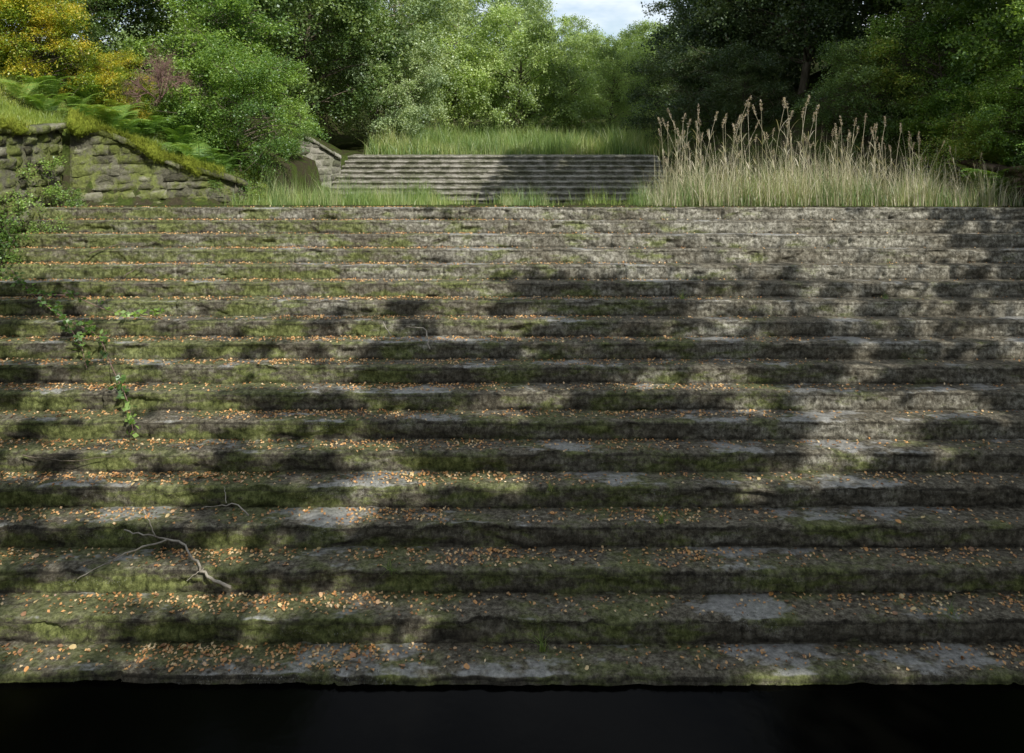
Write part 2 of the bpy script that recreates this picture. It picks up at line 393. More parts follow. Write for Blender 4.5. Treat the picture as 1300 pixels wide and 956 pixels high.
# ------------------------------------------------------------------ walls
def wall(name, A, B, zb, ztA, ztB, mat, label, rowh=0.24, coping=True, seed=1, depth=0.35, cushions=False, rugged=0.012, wr=(0.18, 0.6), copmat=None, cover=0.85, jit=1.0):
    r = np.random.default_rng(seed)
    A = np.array(A, float); B = np.array(B, float); L = np.linalg.norm(B-A); u = (B-A)/L
    nrm = np.array([u[1], -u[0]])
    root = mk_obj(name, None, loc=(A[0], A[1], zb))
    tag(root, label, 'wall')
    g = Geo()
    top = lambda s: (ztA+(ztB-ztA)*s/L)-zb+0.06*math.sin(s*2.1)
    def pt(s, o, z): return (u[0]*s+nrm[0]*o, u[1]*s+nrm[1]*o, z)
    z = 0.0; zmax = max(ztA, ztB)-zb
    while z < zmax:
        hh = rowh*r.uniform(0.7, 1.3); s = -r.uniform(0, 0.3)
        while s < L:
            w_ = r.uniform(*wr); s0, s1 = max(s, 0)+0.006, min(s+w_, L)-0.006
            s += w_
            if s1-s0 < 0.05: continue
            t0, t1 = min(z+hh, top(s0))-0.006, min(z+hh, top(s1))-0.006
            if max(t0, t1)-z < 0.04: continue
            t0 = max(t0, z+0.03); t1 = max(t1, z+0.03)
            o0 = r.uniform(-0.04, 0.05)*jit; v = []; tilt = r.normal()*0.03*jit; rz = r.normal()*0.015*jit
            K = 5
            for a in range(K):
                for b in range(K):
                    fa, fb = a/(K-1), b/(K-1)
                    edge = min(fa, 1-fa, fb, 1-fb)
                    o = o0-(0.06 if edge == 0 else 0)+tilt*(fa-0.5)+r.normal()*rugged
                    ttop = t0+(t1-t0)*fa
                    sa = s0+(s1-s0)*fa
                    zz = z+0.006+(ttop-z-0.006)*fb+rz*(fa-0.5)
                    v.append(pt(sa+r.normal()*0.010, o, zz+r.normal()*0.007))
            q = [(a*K+b, (a+1)*K+b, (a+1)*K+b+1, a*K+b+1) for a in range(K-1) for b in range(K-1)]
            g.add(v, q)
        z += hh
    for_s = np.linspace(0, L, 12)
    v = []
    for s in for_s:
        v += [pt(s, -0.035, -0.1), pt(s, -0.035, top(s)-0.02), pt(s, -depth, top(s)-0.02), pt(s, -depth, -0.1)]
    q = []
    for i in range(11):
        for j in range(3): q.append((i*4+j, (i+1)*4+j, (i+1)*4+j+1, i*4+j+1))
    q += [(0, 1, 2, 3), (47, 46, 45, 44)]
    g.add(v, q)
    mk_obj('masonry', g.mesh('masonry'), mat, root)
    if coping:
        g = Geo(); s = 0
        while s < L-0.1:
            w_ = min(r.uniform(0.45, 0.95), L-s); th = 0.12+r.uniform(-0.03, 0.04)
            ov = 0.07+r.uniform(-0.04, 0.05); tl = r.uniform(-0.02, 0.02); t2 = r.normal()*0.02
            K = 6; v = []
            for a in range(K):
                fa = a/(K-1); sa = s+0.01+(w_-0.02)*fa; zt = top(sa)+tl+t2*(fa-0.5)
                jj_ = r.normal(size=(5, 2))*0.010
                for (o, dz), je in zip(((ov, -0.02), (ov+0.01, th*0.6), (ov-0.05, th), (-depth, th), (-depth, -0.02)), jj_):
                    v.append(pt(sa, o+je[0], zt+dz+je[1]))
            q = []
            for a in range(K-1):
                for j in range(5): q.append((a*5+j, (a+1)*5+j, (a+1)*5+(j+1) % 5, a*5+(j+1) % 5))
            e = (K-1)*5
            g.add(v, q, [(0, 1, 2), (0, 2, 3), (0, 3, 4), (e+2, e+1, e), (e+3, e+2, e), (e+4, e+3, e)]); s += w_
        mk_obj('coping', g.mesh('coping'), copmat or mat, root)
    if cushions:
        n, m = 130, 14
        S_ = np.linspace(0, L*cover, n); th = np.linspace(-1.0, math.pi+0.3, m)
        A_, T_ = np.meshgrid(S_, th, indexing='ij')
        rad = 0.05+0.8*np.clip(fbm(A_*2.3+seed, 4.0)-0.36, 0, 1)*(1-0.6*A_/L)+0.08*(fbm(A_*9, T_*4)-0.5)
        o = -0.05+rad*np.cos(T_)*1.2; zz = np.array([top(s) for s in S_])[:, None]+0.11+rad*np.sin(T_)*0.7-0.4*np.clip(np.cos(T_), 0, 1)*np.clip(fbm(A_*4, 8.0)-0.3, 0, 1)
        V = np.stack([u[0]*A_+nrm[0]*o, u[1]*A_+nrm[1]*o, zz], -1).reshape(-1, 3)
        V += r.normal(size=V.shape)*0.008
        i, j = np.meshgrid(np.arange(n-1), np.arange(m-1), indexing='ij')
        q = np.stack([i*m+j, (i+1)*m+j, (i+1)*m+j+1, i*m+j+1], -1).reshape(-1, 4)
        gg = Geo(); gg.add(V, q)
        idx = r.integers(0, len(V), 9000)
        bv, bq = blades(V[idx]+r.normal(size=(9000, 3))*0.03, r.uniform(0.03, 0.2, 9000), 0.012, r, 1.6, 2)
        gg.add(bv, bq)
        mk_obj('moss_cushion', gg.mesh('moss_cushion', True), M_cushion, root)
    return root
wall('retaining_wall', (-10.45, 16.75), (-6.85, 18.4), 3.85, 5.85, 4.2, M_wallL, 'sloping mossy stone wing wall with rough coping', seed=3, cushions=True, rowh=0.21, rugged=0.02, wr=(0.22, 0.65), cover=0.85)
wall('retaining_wall', (-10.5, 7.2), (-10.5, 16.6), 0.0, 5.75, 5.75, M_wallL, 'tall mossy stone wall hung with brambles beside steps', seed=4, cushions=True, rugged=0.018, rowh=0.22)
wall('retaining_wall', (12.4, 20.2), (12.4, 7.2), 0.0, 4.75, 4.75, M_wallR, 'reddish brown stone wall beside the reed bed', seed=5)
wall('retaining_wall', (-8.2, 27.3), (-6.75, 28.0), 3.2, 5.35, 4.4, M_slab, 'small pale sloping stone abutment beside upper steps', seed=6, depth=0.3, rowh=0.3, wr=(0.4, 0.8))

# ------------------------------------------------------------------ foliage generators
def crown_geo(r, ctr, rad, n_cl, n_lf, L, W, cr, filt=None, shell=0.45, up=0.7, droop=0.4, flat=0.6, bottom=-0.8):
    ctr = np.asarray(ctr, float); rad = np.asarray(rad, float)
    c = []
    while len(c) < n_cl:
        p = r.uniform(-1, 1, 3); l = np.linalg.norm(p)
        if l > 1 or l < shell or p[2] < bottom: continue
        a = math.atan2(p[1], p[0])
        lim = 0.72+0.32*math.sin(a*3+ctr[0])*math.sin(p[2]*4+ctr[1])+r.uniform(-.1, .15)
        if l > lim+0.15: continue
        c.append(p)
    c = np.array(c)*rad+ctr
    ntw = 14
    cs = cr*r.uniform(0.55, 1.35, n_cl)
    dirs = r.normal(size=(n_cl, ntw, 3)); dirs[..., 2] *= flat
    out = (c-ctr)/rad; dirs += out[:, None, :]*0.6
    dirs /= np.linalg.norm(dirs, axis=2)[..., None]
    prob = cs**2/np.sum(cs**2)
    ci = r.choice(n_cl, n_lf, p=prob); ti = r.integers(0, ntw, n_lf)
    s = r.uniform(0.05, 1, n_lf)**0.7
    d = dirs[ci, ti]
    P = c[ci]+d*(cs[ci]*s)[:, None]+r.normal(size=(n_lf, 3))*(0.10*cs[ci])[:, None]
    P[:, 2] -= 0.25*cs[ci]*s*s
    if filt is not None: P = P[filt(P)]
    v, q = leaf_geo(P, L, W, r, up=up, droop=droop)
    return v, q, c, cs
def tree_meshes(seed, height, cr_r, trunk_r, n_cl, n_lf, L, W, clump, cz=None, rz=None, lean=0.0, up=0.7, flat=0.6):
    r = np.random.default_rng(seed)
    rz = rz or height*0.42; cz = cz or height-rz
    top = np.array([lean, 0, cz+rz*0.6])
    v, q, c, cs = crown_geo(r, (lean*0.6, 0, cz), (cr_r, cr_r, rz), n_cl, n_lf, L, W, clump, up=up, flat=flat)
    cme = mk_mesh('crown', v, q)
    g = Geo()
    tp = bent((0, 0, -0.4), top, r, 0.03, 12)
    tube(g, tp, np.linspace(trunk_r*1.25, trunk_r*0.15, 12), 9)
    for k in range(n_cl):
        if k % 2 and n_cl > 60: continue
        zz = np.clip(c[k, 2]-0.35*np.linalg.norm(c[k, :2]), 0.12*height, top[2]*0.95)
        i = np.argmin(abs(tp[:, 2]-zz)); p0 = tp[i]
        rr = trunk_r*(1-i/12)*0.4+0.01
        tube(g, bent(p0, c[k], r, 0.06, 6, 0.05), np.linspace(rr, 0.012, 6), 5)
        for m_ in range(3):
            e = c[k]+r.normal(size=3)*cs[k]*0.5
            tube(g, bent(c[k], e, r, 0.08, 3), [0.014, 0.01, 0.004], 3)
    return g.mesh('trunk', True), cme
def place(kind, meshes, loc, mats, label, cat, group=None, s=1.0, rot=0.0, sz=None):
    root = mk_obj(kind, None, loc=loc)
    root.scale = (s, s, sz or s); root.rotation_euler = (0, 0, rot)
    tag(root, label, cat, group)
    for nm, me, mt in zip(('trunk', 'crown'), meshes, mats):
        ob = bpy.data.objects.new(nm, me); COL.objects.link(ob); ob.parent = root
        if len(me.materials) == 0: me.materials.append(None)
        ob.material_slots[0].link = 'OBJECT'; ob.material_slots[0].material = mt
    return root
gz = lambda x, y: float(ground_z(np.array([x]), np.array([y]))[0])

TA = tree_meshes(11, 13, 4.8, 0.22, 130, 56000, 0.165, 0.105, 1.25, cz=7.2, rz=6.2)
TB = tree_meshes(12, 11, 4.2, 0.16, 110, 50000, 0.15, 0.095, 1.1, cz=5.8, rz=5.4)
TC = tree_meshes(13, 9, 3.5, 0.13, 90, 42000, 0.135, 0.085, 0.95, cz=4.5, rz=4.3, up=0.4)
TS = tree_meshes(14, 4.2, 2.2, 0.05, 60, 36000, 0.085, 0.05, 0.75, cz=2.1, rz=2.1, flat=0.35, up=1.0)
TM = tree_meshes(15, 1.6, 0.9, 0.02, 26, 3000, 0.08, 0.055, 0.42, cz=0.7, rz=0.8, flat=0.6)
G = 'trees lining the valley'
def T(me, x, y, mat, label, s=1, rot=0, cat='tree', kind='woodland_tree', dz=0, bark=M_bark, sz=None, group=G):
    return place(kind, me, (x, y, gz(x, y)+dz-0.05), (bark, mat), label, cat, group, s, rot, sz)
dk = 'dark leafy woodland tree in shade on the bank'
md = 'tall green leafy tree standing on the wooded bank'
br = 'sunlit light green tree on the valley floor'
T(TB, -15.0, 23.5, M_leafC, dk, 1.0, 0.4)
T(TA, -11.8, 27.0, M_leafA, 'tall green tree with pale leaning branches on the bank', 1.0, 1.2, bark=M_barkpale)
T(TC, -18.0, 20.5, M_leafC, dk, 1.1, 2.2)
T(TA, -19.5, 30.0, M_leafC, dk, 1.1, 3.0)
T(TB, -9.6, 33.0, M_leafA, md, 0.95, 5.0)
T(TA, -7.4, 37.5, M_leafD, md, 1.0, 2.0, bark=M_barkpale)
T(TB, -12.5, 41.0, M_leafC, dk, 1.3, 0.9)
T(TA, -16, 50.0, M_leafA, md, 1.3, 4.4)
T(TC, -5.8, 34.8, M_leafD, 'small light green tree on the bank by the steps', 0.7, 1.4)
T(TB, -3.6, 46.0, M_leafB, br, 1.0, 3.3)
T(TA, -0.9, 53.0, M_leafD, br, 0.98, 0.3)
T(TB, -9.0, 56.0, M_leafA, md, 1.4, 1.7)
T(TC, 0.4, 44.0, M_leafB, br, 1.0, 2.7)
T(TB, 4.0, 56.0, M_leafB, br, 0.85, 0.2)
T(TC, 7.0, 50.0, M_leafB, br, 0.85, 1.9)
T(TC, 3.6, 46.0, M_leafB, br, 0.8, 5.9)
T(TB, 10.8, 58.0, M_leafB, br, 0.8, 3.9)
T(TA, 1.0, 70.0, M_leafB, br, 0.74, 5.2)
T(TA, 9.0, 74.0, M_leafB, br, 0.68, 0.8)
T(TB, 15.5, 68.0, M_leafA, br, 0.85, 2.8)
T(TA, 12.4, 35.0, M_leafC, dk, 1.15, 2.5)
T(TB, 11.8, 29.0, M_leafC, dk, 0.95, 1.0)
T(TC, 10.0, 31.5, M_leafC, dk, 0.8, 4.0)
T(TA, 15.8, 28.0, M_leafC, dk, 1.0, 4.1)
T(TB, 15.8, 22.5, M_leafA, dk, 0.95, 0.1)
T(TA, 20.0, 25.0, M_leafA, dk, 1.1, 5.1)
T(TB, 18.8, 33.0, M_leafC, dk, 1.3, 2.0)
T(TA, 14.8, 45.0, M_leafC, dk, 1.2, 3.6)
T(TA, 26.0, 33.0, M_leafC, dk, 1.3, 0.6)
T(TA, 20.0, 42.0, M_leafC, dk, 1.5, 0.6)
T(TC, 15.0, 18.6, M_leafN, 'light green drooping tree above the reeds', 0.85, 0.6)
T(TC, 18.5, 22.0, M_leafN, 'light green drooping tree above the reeds', 1.1, 3.6)
T(TA, 28.0, 45.0, M_leafC, dk, 1.5, 1.5)
T(TA, -28.0, 38.0, M_leafC, dk, 1.4, 2.5)
GS = 'shrubs on the banks'
def S(x, y, mat, label, s, rot, dz=0, me=TS, sz=None, kind='shrub'):
    return T(me, x, y, mat, label, s, rot, 'shrub', kind, dz, M_bark, sz, GS)
S(-7.9, 20.9, M_leafN, 'bright green layered shrub above the stone wall', 0.88, 0.3)
S(-9.8, 23.0, M_leafN, 'bright green layered shrub above the stone wall', 1.1, 1.9)
S(-8.0, 25.6, M_leafA, 'green shrub half hiding the stone abutment', 0.42, 2.9, 0.2)
S(-12.9, 19.3, M_yellow, 'yellow green autumn shrub above the mossy wall', 0.72, 1.0, -0.5)
S(-14.4, 18.6, M_yellow, 'yellow green autumn shrub above the mossy wall', 0.85, 3.0, -0.4)
S(-11.4, 20.4, M_yellow, 'yellow green shrub above the mossy wall', 0.5, 4.0, -0.3)
S(-14.0, 21.5, M_leafA, 'green leafy shrub above the stone wall', 0.9, 5.0)
S(13.5, 18.0, M_leafN, 'light green shrub beside the stone wall', 0.65, 2.0, -0.5)
S(14.4, 19.4, M_leafN, 'light green shrub beside the stone wall', 0.85, 1.0)
S(12.9, 19.9, M_fern, 'light green shrub beside the stone wall', 0.75, 1.0)
S(13.2, 22.0, M_fern, 'light green shrub beside the stone wall', 0.9, 2.2)
S(11.4, 22.8, M_leafA, 'green shrub behind the reeds', 0.8, 3.0)
S(8.8, 26.6, M_leafC, 'dark green shrub behind the reeds', 0.75, 0.0)
S(8.3, 29.6, M_leafC, 'dark green shrub behind the reeds', 0.9, 4.2)
S(8.0, 33.4, M_leafC, 'dark green shrub behind the reeds', 1.1, 4.2)
for (x, y, z, s, ro) in ((-10.7, 15.6, 4.2, 0.65, 0.2), (-10.5, 14.6, 3.6, 0.65, 1.7), (-10.3, 13.8, 2.8, 0.75, 3.1), (-10.2, 12.6, 2.0, 0.65, 5.2), (-10.2, 16.1, 3.8, 0.45, 4.2), (-9.9, 15.1, 3.3, 0.4, 1.2)):
    place('bramble_bush', TM, (x, y, z), (M_bark, M_leafN), 'bramble bush hanging over the edge of the steps', 'bramble', 'brambles on the wall', s, ro)
for (x, y, z, s, ro) in ((-7.6, 18.4, 4.1, 0.42, 3.1), (-6.9, 18.6, 3.8, 0.42, 2.2), (-8.9, 17.9, 4.95, 0.3, 1.2)):
    place('bramble_bush', TM, (x, y, z), (M_bark, M_fern), 'leafy growth spilling over the mossy wing wall', 'bramble', 'brambles on the wall', s, ro)

r = np.random.default_rng(55); g = Geo()
for k in range(150):
    x = r.uniform(-60, 75); y = r.uniform(88, 150); z = gz(x, y)
    v, q, _, _ = crown_geo(r, (x, y, z+3.0), (3.2, 3.2, 3.9), 12, 600, 0.55, 0.38, 1.5)
    g.add(v, q)
dw = mk_obj('distant_wood', g.mesh('distant_wood'), M_leafD); tag(dw, 'distant green wooded hillside', 'wood', kind='stuff')

r = np.random.default_rng(77); g = Geo()
def br_rec(p, d, L, rad, lev):
    e = p+d*L
    pts = bent(p, e, r, 0.06, 5); tube(g, pts, np.linspace(rad, rad*0.6, 5), 4)
    if lev == 0: return
    for _ in range(4 if lev > 1 else 5):
        t = r.uniform(0.35, 1); k = min(4, int(t*4)); nd = d+r.normal(size=3)*0.6; nd[2] -= 0.08; nd /= np.linalg.norm(nd)
        br_rec(pts[k], nd, L*r.uniform(0.5, 0.75), rad*0.55, lev-1)
for k in range(6):
    d = np.array([r.normal()*0.6, -0.4+r.normal()*0.3, 0.7]); d /= np.linalg.norm(d)
    br_rec(np.zeros(3), d, 0.95, 0.02, 4)
ds = mk_obj('dead_shrub', g.mesh('dead_shrub'), M_twig, loc=(-10.1, 20.3, gz(-10.1, 20.3)+0.9))
tag(ds, 'bare reddish dead shrub of fine twigs', 'shrub')

def fern_mesh(seed):
    r = np.random.default_rng(seed); g = Geo()
    for f in range(9):
        a = r.uniform(0, 2*math.pi); L = r.uniform(0.7, 1.15)
        dx, dy = math.cos(a), math.sin(a)
        t = np.linspace(0, 1, 26)
        hz = 0.75*L*np.sin(t*1.9)*0.9; ho = L*t**1.3*0.85
        C = np.stack([dx*ho, dy*ho, hz], 1)
        tube(g, C[::5], np.linspace(0.006, 0.002, len(C[::5])), 3)
        side = np.array([-dy, dx, 0])
        for i in range(5, 26):
            w_ = 0.32*L*(1-(i-5)/21.0)**0.8+0.02
            fw = (C[i]-C[i-1])/np.linalg.norm(C[i]-C[i-1])
            for sg in (-1, 1):
                m = 5
                for j in range(m):
                    u0 = j/m
                    b = C[i]+side*sg*w_*u0+fw*w_*0.25*u0-np.array([0, 0, 0.12*w_*u0])
                    e = b+side*sg*w_/m*1.5+np.array([0, 0, -0.01])
                    hw = 0.022*L*(1-u0*0.6)
                    g.add([b-fw*hw*0.2, (b+e)/2+fw*hw, e, (b+e)/2-fw*hw], [(0, 1, 2, 3)])
    return g.mesh('bracken')
FM = [fern_mesh(1), fern_mesh(2), fern_mesh(3)]
for m_ in FM: m_.materials.append(M_fern)
r = np.random.default_rng(9)
spots = []
for k in range(60):
    y = r.uniform(17.6, 21.5); lim = -7.8 if y > 18.6 else -8.2-(18.6-y)*2.2
    spots.append((lim-abs(r.normal())*2.0, y))
for k in range(70): spots.append((12.6+abs(r.normal())*1.4, r.uniform(15.5, 21.5)))
for k, (x, y) in enumerate(spots):
    ob = mk_obj('bracken_plant', FM[k % 3], None, None, (x, y, gz(x, y)-0.03))
    ob.rotation_euler = (0, 0, r.uniform(0, 6)); s = r.uniform(0.6, 1.1)*(1.35 if x > 0 else 0.9); ob.scale = (s, s, s)
    tag(ob, 'green arching bracken fern on the bank', 'fern', 'bracken on the banks')

# ------------------------------------------------------------------ grass
def grass_field(name, xs_, ys_, n, h, w_, seed, mat, label, dens=None, lean=0.35, zf=None, cat='grass'):
    r = np.random.default_rng(seed)
    x = r.uniform(*xs_, n); y = r.uniform(*ys_, n)
    if dens is not None:
        k = r.uniform(size=n) < dens(x, y); x, y = x[k], y[k]
    z = ground_z(x, y)-0.02 if zf is None else zf(x, y)
    hh = r.uniform(h[0], h[1], len(x))*(0.2+1.7*fbm(x*0.9, y*0.9)**1.4)
    v, q = blades(np.stack([x, y, z], 1), hh, w_, r, lean)
    ob = mk_obj(name, mk_mesh(name, v, q), mat); tag(ob, label, cat, kind='stuff'); return ob
clump = lambda x, y, f, t: np.clip((fbm(x*f, y*f)-t)*7, 0, 1)
grass_field('grass', (-7.0, 6.5), (17.0, 25.5), 24000, (0.12, 0.6), 0.013, 21, M_grass, 'wispy green grass on the silted ledge',
            lambda x, y: np.clip(0.015+0.8*ss(-0.8, -3.6, x)*(0.25+clump(x, y, 1.2, 0.45))+0.35*clump(x, y, 1.6, 0.6), 0, 1))
grass_field('grass', (-6.8, -2.2), (17.4, 20.5), 4500, (0.2, 1.0), 0.014, 29, M_sedge, 'tall loose grass overlapping the foot of the upper steps',
            lambda x, y: ss(-1.8, -4.0, x)*clump(x, y, 1.5, 0.5))
grass_field('grass', (-6.4, 6.5), (16.95, 17.8), 5000, (0.1, 0.8), 0.012, 27, M_sedge, 'wispy pale grass along the crest of the steps',
            lambda x, y: clump(x, 3.3, 1.6, 0.55))
grass_field('grass', (-6.4, 6.0), (24.0, 25.6), 7000, (0.2, 1.1), 0.018, 28, M_grass, 'ragged green grass at the foot of the upper steps',
            lambda x, y: clump(x, 7.7, 0.9, 0.5))
grass_field('grass', (-6.4, 9.0), (30.4, 38), 16000, (0.4, 1.2), 0.022, 22, M_sedge, 'tall pale grass above the upper steps',
            lambda x, y: (vn(x*0.8, y*0.8) > 0.4)*1.0)
grass_field('grass', (-6.4, 12.0), (30.6, 46), 40000, (0.4, 1.3), 0.028, 23, M_grass, 'tall green grass on the valley floor')
grass_field('turf', (-14.5, -7.3), (16.8, 21.5), 60000, (0.06, 0.3), 0.013, 24, M_turf, 'yellow green mossy turf on the bank', 
            lambda x, y: (x < -7.2-(y < 18.6)*(18.6-y)*2.1)*1.0, lean=0.6)
grass_field('turf', (-12.5, -10.8), (11, 17.2), 24000, (0.06, 0.3), 0.013, 25, M_turf, 'yellow green mossy turf above the wall', lean=0.6)
grass_field('turf', (12.8, 17), (14, 22), 15000, (0.1, 0.4), 0.014, 26, M_grass, 'green grass above the wall', lean=0.6)

# reeds
r = np.random.default_rng(31)
for nm, n, mt, hs, lb, wd in (('reed_bed', 3900, M_straw, 1.05, 'bed of dry straw coloured reeds on the ledge', 0.013), ('sedge', 5000, M_sedge, 0.72, 'green sedge blades growing among the reeds', 0.015)):
    x = 3.4+r.beta(1.05, 1.05, n)*8.9; y = 16.95+r.uniform(0, 1, n)**1.4*3.2
    z = ground_z(x, y)-0.02
    env = np.interp(x, [3.4, 4.2, 5.5, 7, 8.5, 10, 11, 12.3], [0.45, 1.1, 1.35, 1.3, 1.15, 1.0, 0.9, 0.6])*np.clip(0.1+1.8*fbm(x*2.2, y*2.2), 0.3, 1.4)
    hh = env*r.uniform(0.3, 1.3, n)*hs
    v, q = blades(np.stack([x, y, z], 1), hh, wd, r, 0.36, 4)
    rb = mk_obj(nm, mk_mesh(nm, v, q), mt); tag(rb, lb, 'reeds', kind='stuff')
def reed_meshes(seed):
    r = np.random.default_rng(seed)
    Ht = 2.2; g = Geo()
    ln = np.array([r.normal()*0.09, r.normal()*0.07])
    t = np.linspace(0, 1, 9)
    pts = np.stack([ln[0]*t*t*Ht, ln[1]*t*t*Ht, t*Ht], 1)
    tube(g, pts, np.linspace(0.007, 0.0035, 9), 4)
    for j in range(7):
        k = r.integers(1, 7); b = pts[k]; a = r.uniform(0, 6.28); L = r.uniform(0.3, 0.6)
        dv = np.array([math.cos(a), math.sin(a), 0]); sd = np.array([-dv[1], dv[0], 0])
        C = [b+dv*L*u*0.5+np.array([0, 0, L*(0.95*u-0.45*u*u)]) for u in (0, .33, .66, 1)]
        W = (0.005, 0.009, 0.007, 0.001)
        vv = []
        for c_, w_ in zip(C, W): vv += [c_-sd*w_, c_+sd*w_]
        g.add(vv, [(0, 1, 3, 2), (2, 3, 5, 4), (4, 5, 7, 6)])
    st = g.mesh('stalk')
    n = 80; u = r.uniform(0, 1, n)
    tip = pts[-1]; dr = np.array([ln[0]*2+0.18*np.sign(ln[0]), 0, 1.0]); dr /= np.linalg.norm(dr)
    P = tip-dr*0.05+dr*(u*0.25)[:, None]+r.normal(size=(n, 3))*(0.016*np.sin(u*2.8+0.25))[:, None]
    v, q = leaf_geo(P, 0.045, 0.008, r, 0.1, droop=-1.0)
    return st, mk_mesh('plume', v, q)
RM = [reed_meshes(s) for s in (1, 2, 3, 4, 5, 6, 7)]
for i_, (a, b) in enumerate(RM): a.materials.append(M_straw); b.materials.append(M_plume)
for k in range(170):
    x = 3.9+r.beta(0.85, 1.3)*8.0; y = r.uniform(17.1, 19.6)
    s = float(np.interp(x, [3.8, 5, 7, 8.5, 10, 12], [0.85, 1.0, 1.0, 0.95, 0.72, 0.55]))*r.uniform(0.42, 1.16)
    root = mk_obj('reed', RM[k % 7][0], None, None, (x, y, gz(x, y)-0.02))
    root.rotation_euler = (0, 0, r.uniform(0, 6.28)); root.scale = (s, s, s)
    tag(root, 'tall dry reed stalk with feathery seed head', 'reed', 'tall reeds on the ledge')
    p = mk_obj('plume', RM[k % 7][1], None, root)

# ------------------------------------------------------------------ leaf litter
r = np.random.default_rng(41)
def leaf_pos(n, k_w):
    k = r.choice(NS, n, p=k_w/np.sum(k_w))
    X = r.uniform(XLs+0.1, XRs-0.2, n)
    dens = np.clip(1.0-(0.06+0.006*k)*(X+2.5), 0.06, 1)*np.clip((fbm(X*0.9+k*4.1, k*2.7)-0.2)*2.2, 0.15, 1)
    keep = r.uniform(size=n) < dens
    X, k = X[keep], k[keep]; n = len(X)
    t = np.where(r.uniform(size=n) < 0.4, r.beta(3.5, 1.2, n), r.uniform(0.0, 0.97, n))
    dy = 0.05+t*(D-0.07)
    return X, dy, k
kw = np.linspace(1.3, 0.65, NS)
X, dy, k = leaf_pos(56000, kw)
P = np.stack([X, Y0+D*k+dy, Z0+H*(k+1)+tread_bump(X, k, dy)+0.010], 1)
v, q = leaf_geo(P, 0.041, 0.032, r, up=1.7, fold=0.3)
lt = mk_obj('leaf_litter', mk_mesh('leaf_litter', v, q), M_litter); tag(lt, 'orange and brown fallen leaves scattered over mossy steps', 'leaves', kind='stuff')
LM = []
for s in range(5):
    rr = np.random.default_rng(300+s)
    a = np.linspace(0, 2*math.pi, 13)[:-1]
    rad = 0.021*(1+0.25*np.cos(a)+0.18*rr.uniform(-1, 1, 12))
    ring = np.stack([np.cos(a)*rad*1.3, np.sin(a)*rad, 0.006*np.abs(np.sin(a))+0.003*rr.uniform(-1, 1, 12)], 1)
    v = np.concatenate([[(0, 0, 0)], ring, [(-0.05, 0.002, 0.006), (-0.05, -0.002, 0.006)]])
    t = [(0, i+1, (i+1) % 12+1) for i in range(12)]+[(7, 13, 14)]
    me = mk_mesh('fallen_leaf', v, None, t); LM.append(me)
LC = [((0.66, 0.33, 0.11), 'orange'), ((0.5, 0.24, 0.10), 'rusty brown'), ((0.72, 0.55, 0.27), 'yellow'), ((0.34, 0.19, 0.10), 'dark brown'), ((0.7, 0.45, 0.25), 'pale orange')]
for me, (c, nme) in zip(LM, LC):
    me.materials.append(leaf_mat('leaf_'+nme.replace(' ', '_'), [tuple(x*0.75 for x in c), c], 0.05, patch=25))
X, dy, k = leaf_pos(1400, np.array([1.4, 1.3, 1, 1, .8]+[0]*(NS-5)))
for i in range(min(300, len(X))):
    me = LM[i % 5]
    ob = mk_obj('fallen_leaf', me, None, None, (X[i], Y0+D*k[i]+dy[i], Z0+H*(k[i]+1)+float(tread_bump(np.array([X[i]]), k[i], np.array([dy[i]]))[0])+0.013))
    ob.rotation_euler = (r.normal()*0.25, r.normal()*0.25, r.uniform(0, 6.28)); s = r.uniform(0.7, 1.35); ob.scale = (s, s, s)
    tag(ob, LC[i % 5][1]+' fallen leaf lying on a mossy stone step', 'leaf', 'fallen leaves on the steps')

# ------------------------------------------------------------------ fallen branches
F_ = 0.96
def lipz(Y): return (Y-Y0)*(H/D)+H+Z0
def branch(paths, label, seed, mat=M_barkpale):
    r = np.random.default_rng(seed); g = Geo()
    paths = [([(x*F_, y*F_, dz) for x, y, dz in pts], rad) for pts, rad in paths]
    o = paths[0][0][0]
    base = np.array([o[0], o[1], lipz(o[1])])
    for pts, rad in paths:
        C = np.array([(x, y, lipz(y)+dz-0.01) for x, y, dz in pts])
        t = np.linspace(0, 1, len(C)); tt = np.linspace(0, 1, 5*len(C))
        F = np.stack([np.interp(tt, t, C[:, i]) for i in range(3)], 1)
        F[1:-1] = (F[:-2]+F[1:-1]+F[2:])/3; F += r.normal(size=F.shape)*rad*0.5
        tube(g, F-base, np.linspace(rad, rad*0.4, len(F)), 6)
    ob = mk_obj('fallen_branch', g.mesh('fallen_branch', True), mat, loc=base)
    tag(ob, label, 'branch', 'fallen branches on the steps')
branch([([(-3.3, 8.3, 0.02), (-3.6, 8.4, 0.04), (-3.85, 8.6, 0.03), (-4.1, 8.8, 0.05), (-4.5, 8.86, 0.06), (-4.9, 8.95, 0.04)], 0.018),
        ([(-4.3, 8.82, 0.05), (-4.7, 8.68, 0.05), (-5.0, 8.5, 0.03), (-5.15, 8.4, 0.03)], 0.011),
        ([(-4.45, 8.85, 0.06), (-4.75, 9.15, 0.1)], 0.008),
        ([(-3.7, 8.5, 0.04), (-3.85, 8.38, 0.02)], 0.007)], 'pale forked dead branch lying across mossy steps', 1)
branch([([(-3.4, 9.15, 0.03), (-3.6, 9.28, 0.05), (-4.05, 9.25, 0.03)], 0.010), ([(-3.75, 9.3, 0.04), (-3.85, 9.5, 0.06)], 0.006)], 'short curved twig lying on a step', 2)
branch([([(-1.4, 12.0, 0.03), (-1.5, 12.35, 0.10), (-1.85, 12.45, 0.08)], 0.014), ([(-2.1, 12.3, 0.03), (-2.3, 12.6, 0.06)], 0.01)], 'crooked pale stick standing against a step', 3)
